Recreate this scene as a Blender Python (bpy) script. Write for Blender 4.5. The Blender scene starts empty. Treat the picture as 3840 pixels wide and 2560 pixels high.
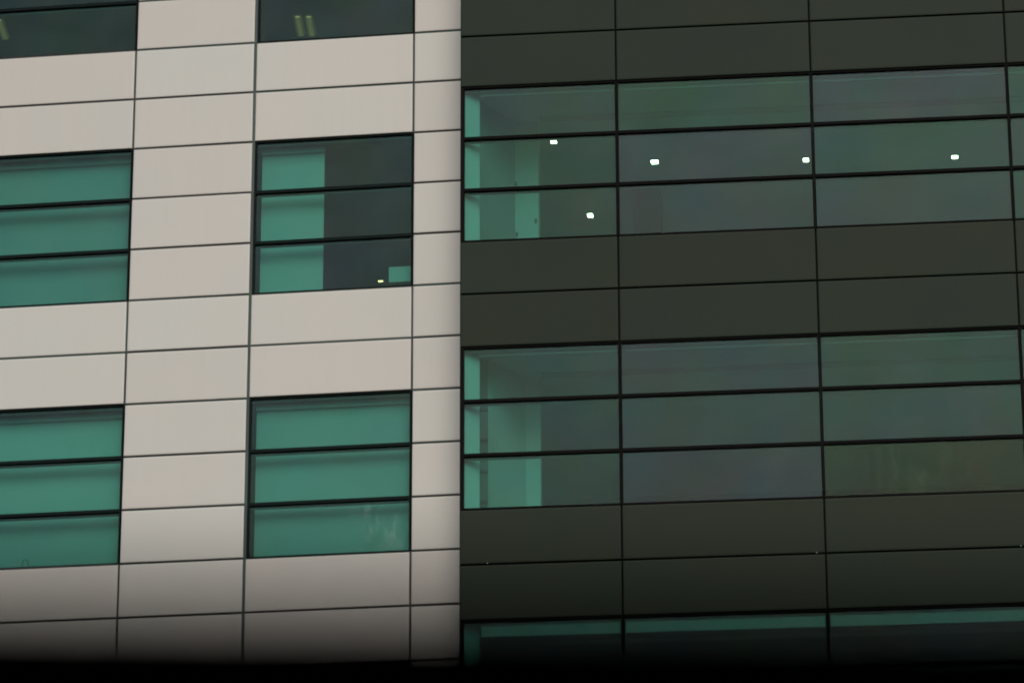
import bpy, math, random
from mathutils import Matrix, Vector
random.seed(7)
R = math.radians
scene = bpy.context.scene
C = scene.collection

# ------------------------------------------------------------------ camera
CAM_Z = 0.95
YAW, PITCH, ROLL = 0.1391, 0.3528, -0.0027
CAM_XY = (1.9395, -52.1215)
cam_data = bpy.data.cameras.new('camera')
cam = bpy.data.objects.new('camera', cam_data)
C.objects.link(cam)
fw = Vector((-math.sin(YAW) * math.cos(PITCH), math.cos(YAW) * math.cos(PITCH), math.sin(PITCH)))
rt = Vector((math.cos(YAW), math.sin(YAW), 0))
up = rt.cross(fw)
rt2 = math.cos(ROLL) * rt + math.sin(ROLL) * up
up2 = -math.sin(ROLL) * rt + math.cos(ROLL) * up
M = Matrix((rt2, up2, -fw)).transposed().to_4x4()
M.translation = Vector((CAM_XY[0], CAM_XY[1], CAM_Z))
cam.matrix_world = M
cam_data.sensor_width = 36
cam_data.lens = 137.76
cam_data.clip_start = 0.05
cam_data.clip_end = 2000
cam_data.dof.use_dof = True
cam_data.dof.focus_distance = 56
cam_data.dof.aperture_fstop = 2.42
scene.camera = cam

# ------------------------------------------------------------------ sky, sun, exposure
SUN_DIR = Vector((0.18, -0.75, 0.62)).normalized()
world = bpy.data.worlds.new('World')
scene.world = world
world.use_nodes = True
wn = world.node_tree.nodes
wl = world.node_tree.links
bg = wn['Background']
sky = wn.new('ShaderNodeTexSky')
sky.sky_type = 'NISHITA'
sky.sun_disc = False
sky.sun_elevation = math.asin(SUN_DIR.z)
sky.sun_rotation = math.atan2(SUN_DIR.x, SUN_DIR.y)
sky.air_density = 1.0
sky.dust_density = 2.8
sky.ozone_density = 1.0
wl.new(sky.outputs[0], bg.inputs[0])
bg.inputs[1].default_value = 0.09
sd = bpy.data.lights.new('sun', 'SUN')
sd.energy = 0.9
sd.angle = R(30)
sd.color = (1.0, 0.945, 0.88)
sun = bpy.data.objects.new('sun', sd)
C.objects.link(sun)
sun.rotation_euler = SUN_DIR.to_track_quat('Z', 'Y').to_euler()
sun.location = (10, -40, 60)
vs = scene.view_settings
vs.view_transform = 'Standard'
vs.look = 'None'
vs.gamma = 1
vs.exposure = 0.27
vs.use_curve_mapping = False
scene.cycles.filter_width = 1.9
scene.cycles.max_bounces = 6
scene.cycles.diffuse_bounces = 3
scene.cycles.glossy_bounces = 3
scene.cycles.transparent_max_bounces = 12
scene.cycles.caustics_reflective = False
scene.cycles.caustics_refractive = False

# ------------------------------------------------------------------ materials
def nodes(name):
    m = bpy.data.materials.new(name)
    m.use_nodes = True
    return m, m.node_tree.nodes, m.node_tree.links, m.node_tree.nodes['Principled BSDF']

def noise(n, l, vec, scale, detail=3, rough=0.55):
    t = n.new('ShaderNodeTexNoise')
    t.inputs['Scale'].default_value = scale
    t.inputs['Detail'].default_value = detail
    t.inputs['Roughness'].default_value = rough
    l.new(vec, t.inputs['Vector'])
    return t

def mat_surface(name, c0, c1, rough=0.5, spec=0.5, scale=1.3, rnd=0.0, bump=0.0, wear=0.0):
    """A base colour drifting between c0 and c1, a shift of its own for every object, faint streaks and relief."""
    m, n, l, b = nodes(name)
    tc = n.new('ShaderNodeTexCoord')
    oi = n.new('ShaderNodeObjectInfo')
    add = n.new('ShaderNodeVectorMath'); add.operation = 'MULTIPLY_ADD'
    l.new(oi.outputs['Random'], add.inputs[0])
    add.inputs[1].default_value = (37.0, 19.0, 53.0)
    l.new(tc.outputs['Object'], add.inputs[2])
    nz = noise(n, l, add.outputs[0], scale, 4)
    mix = n.new('ShaderNodeMix'); mix.data_type = 'RGBA'
    ramp = n.new('ShaderNodeMapRange')
    ramp.inputs[1].default_value = 0.3; ramp.inputs[2].default_value = 0.7
    l.new(nz.outputs['Fac'], ramp.inputs[0])
    sh = n.new('ShaderNodeMath'); sh.operation = 'MULTIPLY_ADD'; sh.use_clamp = True
    l.new(oi.outputs['Random'], sh.inputs[0])
    sh.inputs[1].default_value = 0.5
    sm = n.new('ShaderNodeMath'); sm.operation = 'SUBTRACT'; sm.inputs[1].default_value = 0.25
    l.new(ramp.outputs[0], sm.inputs[0]); l.new(sm.outputs[0], sh.inputs[2])
    l.new(sh.outputs[0], mix.inputs['Factor'])
    mix.inputs['A'].default_value = (*c0, 1)
    mix.inputs['B'].default_value = (*c1, 1)
    hsv = n.new('ShaderNodeHueSaturation')
    l.new(mix.outputs['Result'], hsv.inputs['Color'])
    mr = n.new('ShaderNodeMapRange')
    mr.inputs[3].default_value = 1 - rnd; mr.inputs[4].default_value = 1 + rnd
    l.new(oi.outputs['Random'], mr.inputs[0])
    l.new(mr.outputs[0], hsv.inputs['Value'])
    col = hsv.outputs[0]
    if wear:
        mp = n.new('ShaderNodeMapping')
        mp.inputs['Scale'].default_value = (9.0, 9.0, 0.6)
        l.new(add.outputs[0], mp.inputs[0])
        st = noise(n, l, mp.outputs[0], 1.0, 5, 0.6)
        r2 = n.new('ShaderNodeMapRange')
        r2.inputs[1].default_value = 0.45; r2.inputs[2].default_value = 0.8
        r2.inputs[3].default_value = 1.0; r2.inputs[4].default_value = 1 - wear
        l.new(st.outputs['Fac'], r2.inputs[0])
        mm = n.new('ShaderNodeVectorMath'); mm.operation = 'SCALE'
        l.new(col, mm.inputs[0]); l.new(r2.outputs[0], mm.inputs['Scale'])
        col = mm.outputs[0]
    l.new(col, b.inputs['Base Color'])
    b.inputs['Roughness'].default_value = rough
    b.inputs['Specular IOR Level'].default_value = spec
    if bump:
        bp = n.new('ShaderNodeBump')
        bp.inputs['Strength'].default_value = bump
        bp.inputs['Distance'].default_value = 0.02
        l.new(nz.outputs['Fac'], bp.inputs['Height'])
        l.new(bp.outputs[0], b.inputs['Normal'])
    return m

def mat_gasket():
    m, n, l, b = nodes('gasket')
    oi = n.new('ShaderNodeObjectInfo')
    l.new(oi.outputs['Color'], b.inputs['Base Color'])
    b.inputs['Roughness'].default_value = 0.55
    return m

TINT = (0.28, 0.64, 0.57)
def mat_glass(name, smear=0.0, smear_at=(0, 0, 0), smear_size=(0.35, 1.0, 0.4), col=(0.75, 0.85, 0.8)):
    """Body-tinted glazing: the tint lies on both faces of the pane; reflection by facing angle; coating tint from the object colour."""
    m, n, l, b = nodes(name)
    n.remove(b)
    out = n['Material Output']
    tr = n.new('ShaderNodeBsdfTransparent')
    tr.inputs[0].default_value = tuple(math.sqrt(c) for c in TINT) + (1,)
    gl = n.new('ShaderNodeBsdfGlossy')
    gl.inputs['Roughness'].default_value = 0.03
    oi = n.new('ShaderNodeObjectInfo')
    tc = n.new('ShaderNodeTexCoord')
    off = n.new('ShaderNodeVectorMath'); off.operation = 'MULTIPLY_ADD'
    l.new(oi.outputs['Random'], off.inputs[0]); off.inputs[1].default_value = (31.0, 17.0, 23.0)
    l.new(tc.outputs['Object'], off.inputs[2])
    cn = noise(n, l, off.outputs[0], 0.8, 3)
    cs = n.new('ShaderNodeVectorMath'); cs.operation = 'MULTIPLY_ADD'
    l.new(cn.outputs['Color'], cs.inputs[0]); cs.inputs[1].default_value = (0.9, 0.6, 0.9); cs.inputs[2].default_value = (0.55, 0.7, 0.55)
    cm = n.new('ShaderNodeVectorMath'); cm.operation = 'MULTIPLY'
    l.new(oi.outputs['Color'], cm.inputs[0]); l.new(cs.outputs[0], cm.inputs[1])
    l.new(cm.outputs[0], gl.inputs['Color'])
    wob = noise(n, l, tc.outputs['Object'], 0.9, 2)
    bp = n.new('ShaderNodeBump'); bp.inputs['Strength'].default_value = 0.02; bp.inputs['Distance'].default_value = 0.01
    l.new(wob.outputs['Fac'], bp.inputs['Height'])
    l.new(bp.outputs[0], gl.inputs['Normal'])
    lw = n.new('ShaderNodeLayerWeight'); lw.inputs[0].default_value = 0.5
    pw = n.new('ShaderNodeMath'); pw.operation = 'POWER'; pw.inputs[1].default_value = 5
    l.new(lw.outputs['Facing'], pw.inputs[0])
    mr = n.new('ShaderNodeMapRange')
    mr.inputs[3].default_value = 0.020; mr.inputs[4].default_value = 1.0
    l.new(pw.outputs[0], mr.inputs[0])
    mx = n.new('ShaderNodeMixShader')
    l.new(mr.outputs[0], mx.inputs[0]); l.new(tr.outputs[0], mx.inputs[1]); l.new(gl.outputs[0], mx.inputs[2])
    # thin film of dust
    df = n.new('ShaderNodeBsdfDiffuse'); df.inputs[0].default_value = (*col, 1)
    dust = noise(n, l, tc.outputs['Object'], 2.2, 6, 0.65)
    dm = n.new('ShaderNodeMapRange')
    dm.inputs[1].default_value = 0.35; dm.inputs[2].default_value = 0.75
    dm.inputs[3].default_value = 0.005; dm.inputs[4].default_value = 0.018
    l.new(dust.outputs['Fac'], dm.inputs[0])
    fac = dm.outputs[0]
    if smear:
        mp = n.new('ShaderNodeMapping')
        mp.inputs['Scale'].default_value = (6.0, 1.0, 2.2)
        l.new(tc.outputs['Object'], mp.inputs[0])
        nz = noise(n, l, mp.outputs[0], 1.0, 7, 0.7)
        a = n.new('ShaderNodeMapRange')
        a.inputs[1].default_value = 0.48; a.inputs[2].default_value = 0.85
        l.new(nz.outputs['Fac'], a.inputs[0])
        mp2 = n.new('ShaderNodeMapping'); mp2.vector_type = 'TEXTURE'
        mp2.inputs['Location'].default_value = smear_at
        mp2.inputs['Scale'].default_value = smear_size
        l.new(tc.outputs['Object'], mp2.inputs[0])
        gr = n.new('ShaderNodeTexGradient'); gr.gradient_type = 'SPHERICAL'
        l.new(mp2.outputs[0], gr.inputs[0])
        mu = n.new('ShaderNodeMath'); mu.operation = 'MULTIPLY'
        l.new(a.outputs[0], mu.inputs[0]); l.new(gr.outputs['Fac'], mu.inputs[1])
        mu2 = n.new('ShaderNodeMath'); mu2.operation = 'MULTIPLY_ADD'
        mu2.inputs[1].default_value = smear
        l.new(mu.outputs[0], mu2.inputs[0]); l.new(fac, mu2.inputs[2])
        fac = mu2.outputs[0]
    m2 = n.new('ShaderNodeMixShader')
    l.new(fac, m2.inputs[0]); l.new(mx.outputs[0], m2.inputs[1]); l.new(df.outputs[0], m2.inputs[2])
    l.new(m2.outputs[0], out.inputs['Surface'])
    return m

def mat_emit(name, col, strength):
    m, n, l, b = nodes(name)
    b.inputs['Base Color'].default_value = (0.8, 0.8, 0.8, 1)
    b.inputs['Emission Color'].default_value = (*col, 1)
    b.inputs['Emission Strength'].default_value = strength
    return m

MAT = {
    'white': mat_surface('white_panel', (0.592, 0.568, 0.520), (0.562, 0.574, 0.528), 0.38, 0.45, 0.6, 0.035, 0.5, 0.02),
    'dark': mat_surface('dark_panel', (0.0245, 0.0335, 0.0215), (0.0205, 0.0325, 0.0225), 0.5, 0.09, 0.6, 0.06, 0.5, 0.04),
    'backing': mat_surface('backing', (0.012, 0.020, 0.018), (0.015, 0.024, 0.021), 0.7, 0.3),
    'frame': mat_surface('frame_metal', (0.005, 0.011, 0.010), (0.0065, 0.0135, 0.0125), 0.7, 0.08),
    'frame_dark': mat_surface('black_metal', (0.005, 0.005, 0.005), (0.0065, 0.006, 0.006), 0.7, 0.05),
    'gasket': mat_gasket(),
    'glass': mat_glass('tinted_glass'),
    'glass_smear': mat_glass('smeared_glass', 0.22, (0.80, 0, 0.0), (0.6, 1.0, 0.8)),
    'glass_stain': mat_glass('stained_glass', 0.05, (-0.2, 0, 0.0), (1.5, 1.0, 0.75), (0.8, 0.78, 0.55)),
    'blind': mat_surface('blind_cloth', (0.55, 0.56, 0.52), (0.60, 0.60, 0.56), 0.85, 0.2, 1.0, 0.08),
    'blind_grey': mat_surface('grey_blind_cloth', (0.44, 0.45, 0.43), (0.48, 0.49, 0.47), 0.85, 0.2, 1.0, 0.05),
    'lining': mat_surface('white_lining', (0.66, 0.66, 0.62), (0.70, 0.69, 0.66), 0.7, 0.3),
    'inner': mat_surface('interior_plaster', (0.40, 0.40, 0.36), (0.44, 0.43, 0.40), 0.8, 0.2),
    'inner_pale': mat_surface('pale_plaster', (0.60, 0.60, 0.55), (0.64, 0.63, 0.59), 0.8, 0.2),
    'ceiling': mat_surface('ceiling_board', (0.68, 0.68, 0.65), (0.72, 0.71, 0.69), 0.85, 0.2),
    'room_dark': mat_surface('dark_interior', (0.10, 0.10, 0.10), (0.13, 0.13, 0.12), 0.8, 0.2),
    'recess': mat_surface('recess_grey', (0.17, 0.18, 0.17), (0.20, 0.20, 0.19), 0.8, 0.2),
    'metal': mat_surface('pale_metal', (0.5, 0.5, 0.5), (0.55, 0.55, 0.54), 0.4, 0.5),
    'asphalt': mat_surface('asphalt', (0.045, 0.045, 0.045), (0.065, 0.063, 0.06), 0.85, 0.3, 3.0, 0.0, 0.3),
    'black': mat_surface('black_render', (0.05, 0.05, 0.05), (0.06, 0.058, 0.056), 0.9, 0.1, 4.0, 0.0, 0.2),
    'lamp': mat_emit('lamp_light', (1.0, 0.85, 0.55), 20.0),
    'lamp_warm': mat_emit('warm_lamp_light', (1.0, 0.55, 0.2), 8.0),
    'tube': mat_emit('tube_light', (1.0, 0.55, 0.17), 0.5),
}

# ------------------------------------------------------------------ mesh helpers
_cache = {}
def mesh_from(name, verts, faces, m):
    me = bpy.data.meshes.new(name)
    me.from_pydata(verts, [], faces)
    me.materials.append(m)
    me.update()
    return me

def add_box(V, F, x0, x1, y0, y1, z0, z1):
    o = len(V)
    V += [(x0, y0, z0), (x1, y0, z0), (x1, y1, z0), (x0, y1, z0), (x0, y0, z1), (x1, y0, z1), (x1, y1, z1), (x0, y1, z1)]
    F += [tuple(o + i for i in f) for f in ((0, 3, 2, 1), (4, 5, 6, 7), (0, 1, 5, 4), (1, 2, 6, 5), (2, 3, 7, 6), (3, 0, 4, 7))]

def link(name, me, parent, loc=(0, 0, 0), rot=None):
    o = bpy.data.objects.new(name, me)
    C.objects.link(o)
    o.location = loc
    if rot: o.rotation_euler = rot
    if parent: o.parent = parent
    return o

def boxes(name, lst, m, parent, loc=(0, 0, 0)):
    V, F = [], []
    for b in lst: add_box(V, F, *b)
    return link(name, mesh_from(name, V, F, m), parent, loc)

def prism(name, pts, z0, z1, m, parent):
    """Upright prism over a plan outline (counter-clockwise from above)."""
    k = len(pts)
    V = [(x, y, z0) for x, y in pts] + [(x, y, z1) for x, y in pts]
    F = [tuple(range(k - 1, -1, -1)), tuple(range(k, 2 * k))]
    F += [(i, (i + 1) % k, k + (i + 1) % k, k + i) for i in range(k)]
    return link(name, mesh_from(name, V, F, m), parent)

def panel_mesh(w, h, t, m, edge):
    """Cladding cassette with a rolled front edge; its cut sides take the dark edge material. Origin at the middle of the face."""
    key = ('panel', round(w, 4), round(h, 4), t, m.name)
    if key in _cache: return _cache[key]
    a, c = w / 2, h / 2
    ring = lambda d, y: [(-a + d, y, -c + d), (a - d, y, -c + d), (a - d, y, c - d), (-a + d, y, c - d)]
    V = ring(0, t) + ring(0, 0.006) + ring(0.005, 0.0022) + ring(0.022, 0)
    F = [(3, 2, 1, 0), (12, 13, 14, 15)]
    for r in (0, 4, 8):
        for i in range(4):
            j = (i + 1) % 4
            F.append((r + i, r + j, r + 4 + j, r + 4 + i))
    me = mesh_from('panel', V, F, m)
    me.materials.append(edge)
    for p in me.polygons:
        p.material_index = 1 if 2 <= p.index < 6 else 0
    _cache[key] = me
    return me

def box_mesh(w, d, h, m, name='bar'):
    key = (name, round(w, 4), round(d, 4), round(h, 4), m.name)
    if key not in _cache:
        V, F = [], []
        add_box(V, F, -w / 2, w / 2, 0, d, -h / 2, h / 2)
        _cache[key] = mesh_from(name, V, F, m)
    return _cache[key]

def empty(name, loc, rz=0, label=None, cat=None, group=None):
    o = bpy.data.objects.new(name, None)
    C.objects.link(o)
    o.location = loc
    o.rotation_euler = (0, 0, rz)
    o.empty_display_size = 0.3
    if label: tag(o, label, cat, group)
    return o

def tag(o, label, cat, group=None):
    o['label'] = label
    o['category'] = cat
    if group: o['group'] = group
    return o

def jit(a): return random.uniform(-a, a)

# ------------------------------------------------------------------ ground
g = boxes('ground', [(-300, 300, -300, 300, -0.5, 0)], MAT['asphalt'], None)
g['kind'] = 'structure'

# ------------------------------------------------------------------ facade pieces
H = 0.8
def make_window(parent, x0, x1, ztop, n, pal, side=0.018, transom=0.046, head=0.014, sill=0.022, tone=None, glass=None, gy=0.05, left=None):
    """A window of n stacked panes. Part: the outer frame; sub-parts: each pane and each transom."""
    w, h = x1 - x0, n * H
    fr = MAT[pal]
    cx, cz = (x0 + x1) / 2, ztop - h / 2
    V, F = [], []
    a, c = w / 2, h / 2
    left = left or side
    add_box(V, F, -a, -a + left, 0.012, 0.12, -c, c)
    add_box(V, F, a - side, a, 0.012, 0.12, -c, c)
    add_box(V, F, -a + left, a - side, 0.014, 0.118, c - head, c)
    add_box(V, F, -a + left, a - side, 0.014, 0.118, -c, -c + sill)
    win = link('window', mesh_from('window_frame', V, F, fr), parent, (cx, 0, cz))
    for i in range(n - 1):
        z = c - (i + 1) * H
        link('transom', box_mesh(w - left - side, 0.095, transom, fr, 'transom'), win, ((left - side) / 2, 0.010, z))
    for i in range(n):
        zt = c - i * H - (head if i == 0 else transom / 2)
        zb = c - (i + 1) * H + (sill if i == n - 1 else transom / 2)
        gm = MAT[(glass or {}).get(i, 'glass')]
        p = link('pane', box_mesh(w - left - side, 0.012, zt - zb, gm, 'pane'), win, ((left - side) / 2, gy, (zt + zb) / 2))
        link('glazing_bead', box_mesh(w - left - side - 0.004, 0.014, 0.04, MAT['recess'], 'bead'), win,
             ((left - side) / 2, gy + 0.022, zt - 0.021))
        p.color = (tone[i] if tone else (0.85, 1.0, 0.95)) + (1,)
    return win

def blind(parent_m, x0, x1, ztop, drop, depth, m, label, group, rail=True):
    """Roller blind: cassette, cloth, bottom bar. Empty at its top centre in building coordinates."""
    loc = parent_m @ Vector(((x0 + x1) / 2, depth, ztop))
    e = empty('roller_blind', loc, parent_m.to_euler().z, label, 'blind', group)
    w = x1 - x0
    if rail:
        boxes('cassette', [(-w / 2, w / 2, -0.05, 0.05, -0.075, 0)], MAT['metal'], e)
    boxes('cloth', [(-w / 2 + 0.005, w / 2 - 0.005, 0.0, 0.004, -drop, -0.01)], m, e)
    boxes('bottom_bar', [(-w / 2, w / 2, -0.008, 0.012, -drop - 0.025, -drop)], MAT['metal'], e)
    return e

# ------------------------------------------------------------------ pale building
ZW = 24.316 + CAM_Z
def zw(j): return ZW - H * j
white = empty('office_building', (-9.7, 0, 0), 0,
              'pale stone-white panelled office facade with teal windows', 'building')
WX = -9.7                                   # children use x - WX
XC, XA, X1, X2, X3, XE = -15.24, -13.42, -11.013, -9.195, -6.809, -5.998
J0, J1 = -5, 15
wcols = [(XC, XA, False), (XA, X1, True), (X1, X2, False), (X2, X3, True), (X3, XE, False)]
WIN_ROWS = (-3, 2, 7, 12)
GAP_H = 0.032
gap_v = {XC: 0.03, XA: 0.03, X1: 0.03, X2: 0.042, X3: 0.03, XE: 0.012}
back = []
for (x0, x1, win) in wcols:
    l0, l1 = x0 + gap_v[x0] / 2, x1 - gap_v[x1] / 2
    for j in range(J0, J1):
        inwin = win and any(r <= j < r + 3 for r in WIN_ROWS)
        if inwin: continue
        zt, zb = zw(j) - GAP_H / 2, zw(j + 1) + GAP_H / 2
        link('panel', panel_mesh(l1 - l0, zt - zb, 0.045, MAT['white'], MAT['frame']), white,
             ((l0 + l1) / 2 - WX + jit(0.0015), jit(0.002), (zt + zb) / 2 + jit(0.0015)),
             (R(jit(0.12)), R(jit(0.03)), R(jit(0.12))))
        back.append((x0 - WX, x1 - WX, 0.046, 0.36, zw(j + 1), zw(j)))
        # horizontal gasket above the panel
        gk = link('gasket', box_mesh(l1 - l0, 0.01, GAP_H - 0.002, MAT['gasket'], 'gasket'), white,
                  ((l0 + l1) / 2 - WX, 0.016 + jit(0.003), zw(j)))
        t = random.random() ** 3
        gk.color = (0.002 + 0.016 * t, 0.005 + 0.06 * t, 0.005 + 0.048 * t, 1)
        # vertical gasket on the right of the panel
        if x1 != XE:
            gk = link('gasket', box_mesh(gap_v[x1] - 0.002, 0.01, H - 0.002, MAT['gasket'], 'gasket'), white,
                      (x1 - WX, (0.010 if x1 == X2 else 0.014) + jit(0.002), (zw(j) + zw(j + 1)) / 2))
            t = (0.55 + 0.45 * random.random()) if x1 == X2 else random.random() ** 2 * 0.7
            gk.color = (0.003 + 0.035 * t, 0.008 + 0.06 * t, 0.007 + 0.052 * t, 1)
boxes('backing_wall', back, MAT['backing'], white)
boxes('coping', [(XC - 0.03 - WX, XE - WX, -0.04, 0.5, zw(J0) + 0.01, zw(J0) + 0.12)], MAT['frame'], white)
boxes('lower_wall', [(XC - WX, XE - WX, 0.0, 0.36, 0, zw(J1) - 0.02)], MAT['white'], white)
boxes('side_wall', [(XC - 0.3 - WX, XC - 0.001 - WX, 0.0, 9.0, 0, zw(J0))], MAT['white'], white)
DEP = 7.2
boxes('roof', [(XC - WX, XE - 0.6 - WX, 0.361, 9.0, zw(J0) - 0.4, zw(J0) - 0.05)], MAT['backing'], white)
boxes('back_wall', [(XC - WX, XE - 0.6 - WX, DEP, 9.0, 0, zw(J0) - 0.41)], MAT['room_dark'], white)
boxes('end_wall', [(XE - 0.58 - WX, XE - 0.46 - WX, 0.361, DEP - 0.001, 0, zw(J0) - 0.41)], MAT['room_dark'], white)

def interior(parent, x0, x1, ztop, zsill, ceil_m, floor_m, y0=0.361, dep=DEP):
    boxes('ceiling', [(x0, x1, y0, dep, ztop + 0.03, ztop + 0.15)], MAT[ceil_m], parent)
    boxes('floor', [(x0, x1, y0, dep, zsill - 1.0, zsill - 0.85)], MAT[floor_m], parent)

tones = [(0.85, 1.0, 0.95)] * 3
for r in WIN_ROWS:
    interior(white, XC + 0.001 - WX, XE - 0.585 - WX, zw(r), zw(r + 3), 'recess', 'inner')
    make_window(white, XA + 0.012 - WX, X1 - 0.010 - WX, zw(r), 3, 'frame')
    gl = {2: 'glass_smear'} if r == 7 else None
    make_window(white, X2 + 0.018 - WX, X3 - 0.010 - WX, zw(r), 3, 'frame', left=0.03, glass=gl)
# partition between the two offices and beside the half-screened window
boxes('partition', [(-10.2 - WX, -10.08 - WX, 0.361, DEP - 0.001, zw(-3) - 3.2, zw(-3) + 0.029)], MAT['room_dark'], white)
for r in (2, 7, 12):
    boxes('partition', [(-10.2 - WX, -10.08 - WX, 0.361, DEP - 0.001, zw(r) - 3.2, zw(r) + 0.029)], MAT['room_dark'], white)

MW = Matrix.Translation((0, 0, 0))
BG = 'roller blinds behind the teal windows'
for r, mA, words in ((2, 'blind_grey', 'second'), (7, 'blind', 'third'), (12, 'blind_grey', 'lowest')):
    lab = {2: 'dull teal blind filling the left window in the upper half of the pale facade',
           7: 'brighter teal blind filling the left window in the lower half of the pale facade',
           12: 'blind in the left window of the pale facade lost in the dark bottom edge'}[r]
    blind(MW, XA + 0.06, X1 - 0.05, zw(r) - 0.05, 2.33, 0.26, MAT[mA], lab, BG)
blind(MW, X2 + 0.08, -8.17, zw(2) - 0.05, 2.33, 0.26, MAT['blind'],
      'narrow green blind covering only the left part of the half-screened window', BG)
blind(MW, X2 + 0.08, X3 - 0.06, zw(7) - 0.05, 2.33, 0.24, MAT['blind'],
      'bright teal blind filling the window with smeared bottom pane', BG)
blind(MW, X2 + 0.08, X3 - 0.06, zw(12) - 0.05, 2.33, 0.24, MAT['blind'],
      'blind in the right window of the pale facade lost in the dark bottom edge', BG)

# ------------------------------------------------------------------ dark building
ZD = 23.826 + CAM_Z
def zd(k): return ZD - H * k
DROT = R(2.145)
dark = empty('office_building', (-5.9854, -0.8137, 0), DROT,
             'dark green-grey panelled office facade with bands of tinted windows', 'building')
DM = Matrix.Translation((-5.9854, -0.8137, 0)) @ Matrix.Rotation(DROT, 4, 'Z')
DX = [0.0, 2.255, 5.052, 7.837, 10.65, 13.45]
K0, K1 = -6, 14
DWIN = (-4, 1, 6, 11)
GV, GH = 0.024, 0.026
for c in range(len(DX) - 1):
    x0, x1 = DX[c], DX[c + 1]
    l0 = x0 + (0.004 if c == 0 else GV / 2)
    l1 = x1 - GV / 2
    for k in range(K0, K1):
        if any(r <= k < r + 3 for r in DWIN): continue
        zt, zb = zd(k) - GH / 2, zd(k + 1) + GH / 2
        link('panel', panel_mesh(l1 - l0, zt - zb, 0.045, MAT['dark'], MAT['frame_dark']), dark,
             ((l0 + l1) / 2, jit(0.002), (zt + zb) / 2),
             (R(jit(0.15)), R(jit(0.02)), R(jit(0.1))))
        boxes('backing_wall', [(x0, x1, 0.046, 0.30, zd(k + 1), zd(k))], MAT['frame_dark'], dark)
boxes('return_wall', [(-0.006, 0.03, 0.05, 0.80, 0, zd(K0))], MAT['dark'], dark)
boxes('coping', [(-0.03, DX[-1], -0.04, 0.5, zd(K0) + 0.01, zd(K0) + 0.12)], MAT['frame_dark'], dark)
boxes('lower_wall', [(0.031, DX[-1], 0.0, 0.30, 0, zd(K1) - 0.02)], MAT['dark'], dark)
boxes('side_wall', [(DX[-1] + 0.001, DX[-1] + 0.3, 0.0, 9.0, 0, zd(K0))], MAT['dark'], dark)
boxes('roof', [(0.031, DX[-1], 0.301, 9.0, zd(K0) - 0.4, zd(K0) - 0.05)], MAT['backing'], dark)
boxes('back_wall', [(0.031, DX[-1], DEP, 9.0, 0, zd(K0) - 0.41)], MAT['room_dark'], dark)
boxes('end_wall', [(0.031, 0.06, 0.81, DEP - 0.001, 0, zd(K0) - 0.41)], MAT['inner'], dark)
green, blue, mid, olive = (0.80, 1.0, 0.88), (0.95, 0.94, 1.0), (0.86, 0.97, 0.93), (0.72, 0.70, 0.56)
TONES = {
    1: [[green, green, green], [green, blue, blue], [blue, green, mid], [green, green, green], [mid] * 3],
    6: [[mid, mid, green], [blue, mid, blue], [green, mid, olive], [green, mid, green], [mid] * 3],
}
for r in DWIN:
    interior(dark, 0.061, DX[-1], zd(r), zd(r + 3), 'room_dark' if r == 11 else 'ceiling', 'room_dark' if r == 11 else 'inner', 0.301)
    for c in range(len(DX) - 1):
        x0, x1 = DX[c], DX[c + 1]
        gl = {2: 'glass_stain'} if (r == 6 and c == 2) else None
        make_window(dark, x0 + (0.004 if c == 0 else 0.002), x1 - 0.002, zd(r), 3, 'frame_dark',
                    side=0.021, transom=0.044, head=0.018, sill=0.024, left=0.05 if c == 0 else None,
                    tone=TONES.get(r, [[mid] * 3] * 5)[c], glass=gl)
# linings and angled walls just behind the glass at the corner
def strip(name, x0, y0, x1, y1, z0, z1, m, th=0.03):
    dx, dy = x1 - x0, y1 - y0
    L = math.hypot(dx, dy)
    nx, ny = -dy / L * th, dx / L * th
    return prism(name, [(x0, y0), (x1, y1), (x1 + nx, y1 + ny), (x0 + nx, y0 + ny)], z0, z1, MAT[m], dark)

for r in DWIN:
    zt, zb = zd(r) + 0.029, zd(r + 3) - 0.84
    strip('lining', 0.054, 0.122, 0.255, 0.225, zb, zt, 'lining', 0.02)
    if r == 6:
        strip('recess', 0.18, 0.62, 0.33, 0.62, zb, zt, 'recess')
        for q in range(5):
            z = zd(6) - 0.72 - q * 0.46
            boxes('rung', [(0.19, 0.325, 0.59, 0.619, z - 0.02, z + 0.02)], MAT['room_dark'], dark)
        strip('angled_wall', 0.325, 0.62, 0.79, 1.42, zb, zt, 'inner_pale', 0.05)
        strip('pilaster', 0.79, 1.425, 1.0, 1.425, zb, zt, 'inner_pale', 0.25)
    elif r != 11:
        strip('angled_wall', 0.20, 0.55, 0.645, 1.42, zb, zt, 'inner', 0.05)
        strip('pilaster', 0.645, 1.425, 0.99, 1.425, zb, zt, 'inner_pale', 0.25)
        for (hx, hy, hz) in ((0.66, 1.42, zd(r) - 0.95), (0.95, 1.42, zd(r) - 1.55), (0.67, 1.42, zd(r) - 1.75)):
            boxes('handle', [(hx - 0.016, hx + 0.016, hy - 0.03, hy + 0.004, hz - 0.026, hz + 0.026)], MAT['recess'], dark)
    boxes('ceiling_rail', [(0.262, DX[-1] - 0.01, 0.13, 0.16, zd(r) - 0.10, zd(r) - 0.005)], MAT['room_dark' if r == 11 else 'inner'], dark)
    boxes('ceiling_slot', [(1.02, DX[-1] - 0.01, 1.26, 1.46, zd(r) + 0.022, zd(r) + 0.0299)], MAT['inner'], dark)
    boxes('ceiling_slot', [(0.9, DX[-1] - 0.01, 0.31, 0.41, zd(r) + 0.022, zd(r) + 0.0299)], MAT['inner'], dark)
# column standing in the upper office
boxes('column', [(2.20, 2.62, 4.1, 4.5, zd(4) - 0.85, zd(1) + 0.029)], MAT['backing'], dark)

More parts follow.
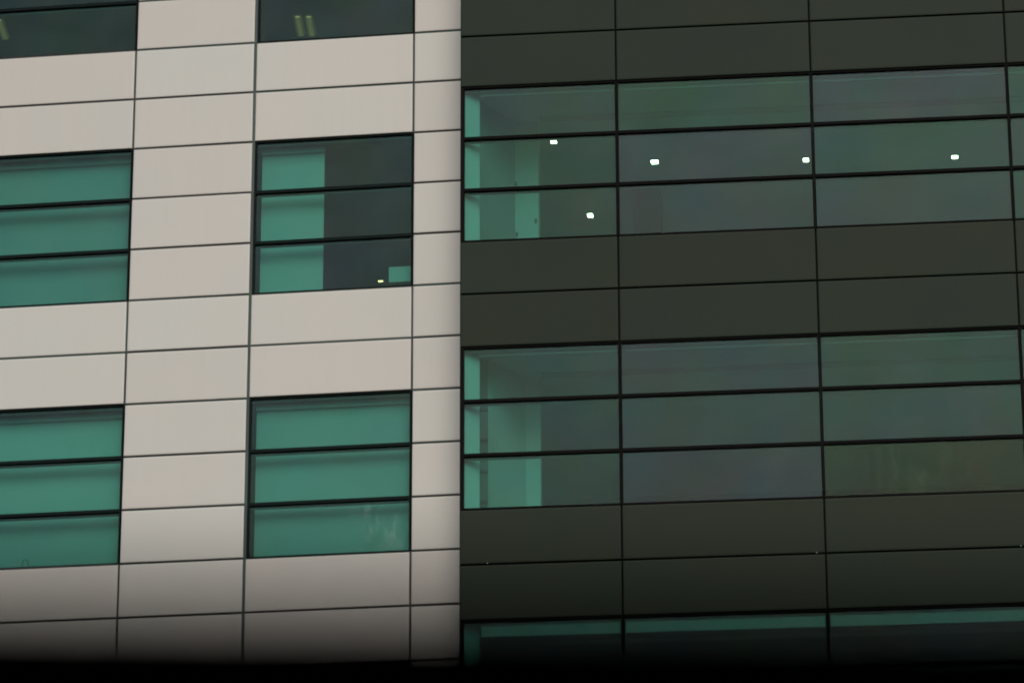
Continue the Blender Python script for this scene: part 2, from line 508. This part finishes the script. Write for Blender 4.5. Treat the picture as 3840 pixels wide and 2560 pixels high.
# short blinds under the heads of the lowest windows
for c in range(len(DX) - 1):
    x0, x1 = DX[c], DX[c + 1]
    lab = ['short green blind behind the corner window in the lowest dark band',
           'short green blind behind the second window of the lowest dark band',
           'short green blind behind the third window of the lowest dark band',
           'short green blind behind the rightmost window of the lowest dark band',
           'short green blind behind the end window of the lowest dark band'][c]
    blind(DM, x0 + (0.29 if c == 0 else 0.03), x1 - 0.03, zd(11) - 0.03, 0.165, 0.085, MAT['blind'], lab,
          'short blinds in the lowest dark windows', rail=False)

# ------------------------------------------------------------------ lamps and fittings
def downlight(x, y, z, w, d, label, m='lamp', mat=DM):
    e = empty('ceiling_light', mat @ Vector((x, y, z)), mat.to_euler().z, label, 'light', 'lit ceiling lights')
    V, F = [], []
    t = 0.014
    a, c = w / 2, d / 2
    for b in ((-a - t, a + t, -c - t, -c), (-a - t, a + t, c, c + t), (-a - t, -a, -c, c), (a, a + t, -c, c)):
        add_box(V, F, *b, -0.022, 0)
    link('trim', mesh_from('trim', V, F, MAT['lining']), e)
    boxes('diffuser', [(-a, a, -c, c, -0.010, -0.002)], MAT[m], e)
    return e

zc = zd(1) + 0.03
downlight(1.15, 2.17, zc, 0.088, 0.11, 'small lit ceiling light nearest the corner in the upper dark band')
downlight(2.60, 3.10, zc, 0.105, 0.15, 'lit ceiling light in the middle pane of the second upper bay')
downlight(4.88, 3.27, zc, 0.08, 0.15, 'lit ceiling light touching the mullion right of the second upper bay')
downlight(7.12, 3.40, zc, 0.09, 0.125, 'lit ceiling light in the third upper bay, farthest right')
downlight(1.45, 5.14, zc, 0.08, 0.17, 'lit ceiling light in the bottom pane of the corner bay')
downlight(-8.32, 5.92, zw(2) + 0.03, 0.075, 0.07, 'tiny warm light at the bottom of the half-screened window', 'lamp_warm', MW)

def louvre_light(x, y, z, L, label):
    e = empty('louvre_light', (x, y, z), R(6), label, 'light', 'louvred tube lights')
    boxes('tray', [(-0.075, 0.075, -L / 2, L / 2, -0.012, 0)], MAT['metal'], e)
    boxes('tube', [(-0.034, 0.034, -L / 2 + 0.01, L / 2 - 0.01, -0.035, -0.013)], MAT['tube'], e)
    k = 14
    for i in range(k):
        y0 = -L / 2 + L * (i + 0.5) / k
        boxes('blade', [(-0.06, 0.06, y0 - 0.003, y0 + 0.003, -0.055, -0.036)], MAT['metal'], e)
    return e

zt = zw(-3) + 0.03
louvre_light(-9.47, 4.62, zt, 0.72, 'left of the two yellow louvred lights in the top window')
louvre_light(-9.29, 4.65, zt, 0.72, 'right of the two yellow louvred lights in the top window')
louvre_light(-14.26, 4.05, zt, 0.72, 'yellow louvred light cut by the left edge of the picture')

mo = empty('monitor', (-7.035, 0.27, zw(5) + 0.001), 0, 'pale back of a small screen low in the right of the half-screened window', 'monitor')
boxes('screen', [(-0.165, 0.165, -0.012, 0.02, 0.17, 0.405)], MAT['inner_pale'], mo)
boxes('stand', [(-0.025, 0.025, 0.021, 0.04, 0.012, 0.24)], MAT['frame'], mo)
boxes('base', [(-0.09, 0.09, -0.05, 0.07, 0, 0.012)], MAT['frame'], mo)

# wire loop standing on the sill of the lower left window
pts = []
for i in range(13):
    a = math.pi * i / 12
    pts.append((-0.045 * math.cos(a), 0.07 + 0.05 * math.sin(a)))
pts = [(-0.045, 0.0)] + pts + [(0.045, 0.0)]
V, F = [], []
for i, (x, z) in enumerate(pts):
    for q in range(6):
        b = math.pi * q / 3
        if i == 0 or i == len(pts) - 1: dx, dz = 1 if x < 0 else -1, 0
        else:
            tx, tz = pts[i + 1][0] - pts[i - 1][0], pts[i + 1][1] - pts[i - 1][1]
            L = math.hypot(tx, tz); dx, dz = tz / L, -tx / L
        V.append((x + dx * 0.006 * math.cos(b), 0.006 * math.sin(b), z + dz * 0.006 * math.cos(b)))
for i in range(len(pts) - 1):
    for q in range(6):
        F.append((i * 6 + q, i * 6 + (q + 1) % 6, (i + 1) * 6 + (q + 1) % 6, (i + 1) * 6 + q))
lp = link('wire_loop', mesh_from('wire_loop', V, F, MAT['recess']), None, (-12.42, 0.12, zw(10) + 0.04))
tag(lp, 'thin dark wire loop on the sill of the lower left teal window', 'wire')

# pale fixing clips on the dark joints
for i, (x, lab) in enumerate(((0.39, 'tiny pale clip on the dark joint near the facade corner'),
                              (4.93, 'tiny pale clip on the dark joint beside a vertical seam'),
                              (7.71, 'tiny pale clip on the dark joint at the right picture edge'))):
    cl = link('clip', box_mesh(0.011, 0.02, 0.011, MAT['metal'], 'clip'), None, DM @ Vector((x, -0.012, zd(10) + 0.012)))
    cl.rotation_euler = (0, 0, DROT)
    tag(cl, lab, 'clip', 'pale clips on the dark joints')

# ------------------------------------------------------------------ near parapet; unseen roof, walls and floor added to keep it dark
T = 1.2 * math.tan(R(16.71)) + CAM_Z
por = empty('foreground_parapet', (CAM_XY[0], CAM_XY[1], 0), YAW + R(3.4),
            'black out-of-focus parapet across the bottom edge of the picture', 'parapet')
boxes('wall', [(-4, 4, 1.24, 1.44, 0.02, T - 0.06)], MAT['black'], por)
boxes('coping', [(-4, 4, 1.20, 1.48, T - 0.06, T)], MAT['black'], por)
boxes('roof', [(-4.2, 4.2, -2.5, 1.5, 2.75, 2.95)], MAT['black'], por)  # unseen roof, added to keep skylight off the parapet
boxes('back_wall', [(-4, 4, -2.4, -2.2, 0.02, 2.749)], MAT['black'], por)  # unseen wall behind the camera, added to block light on the parapet
boxes('side_wall', [(-4.2, -4.001, -2.4, 1.44, 0.02, 2.749)], MAT['black'], por)  # unseen, added to close the dark enclosure on the left
boxes('side_wall', [(4.001, 4.2, -2.4, 1.44, 0.02, 2.749)], MAT['black'], por)  # unseen, added to close the dark enclosure on the right
boxes('floor', [(-4.2, 4.2, -2.4, 1.44, 0.002, 0.019)], MAT['black'], por)  # unseen dark floor of the added enclosure
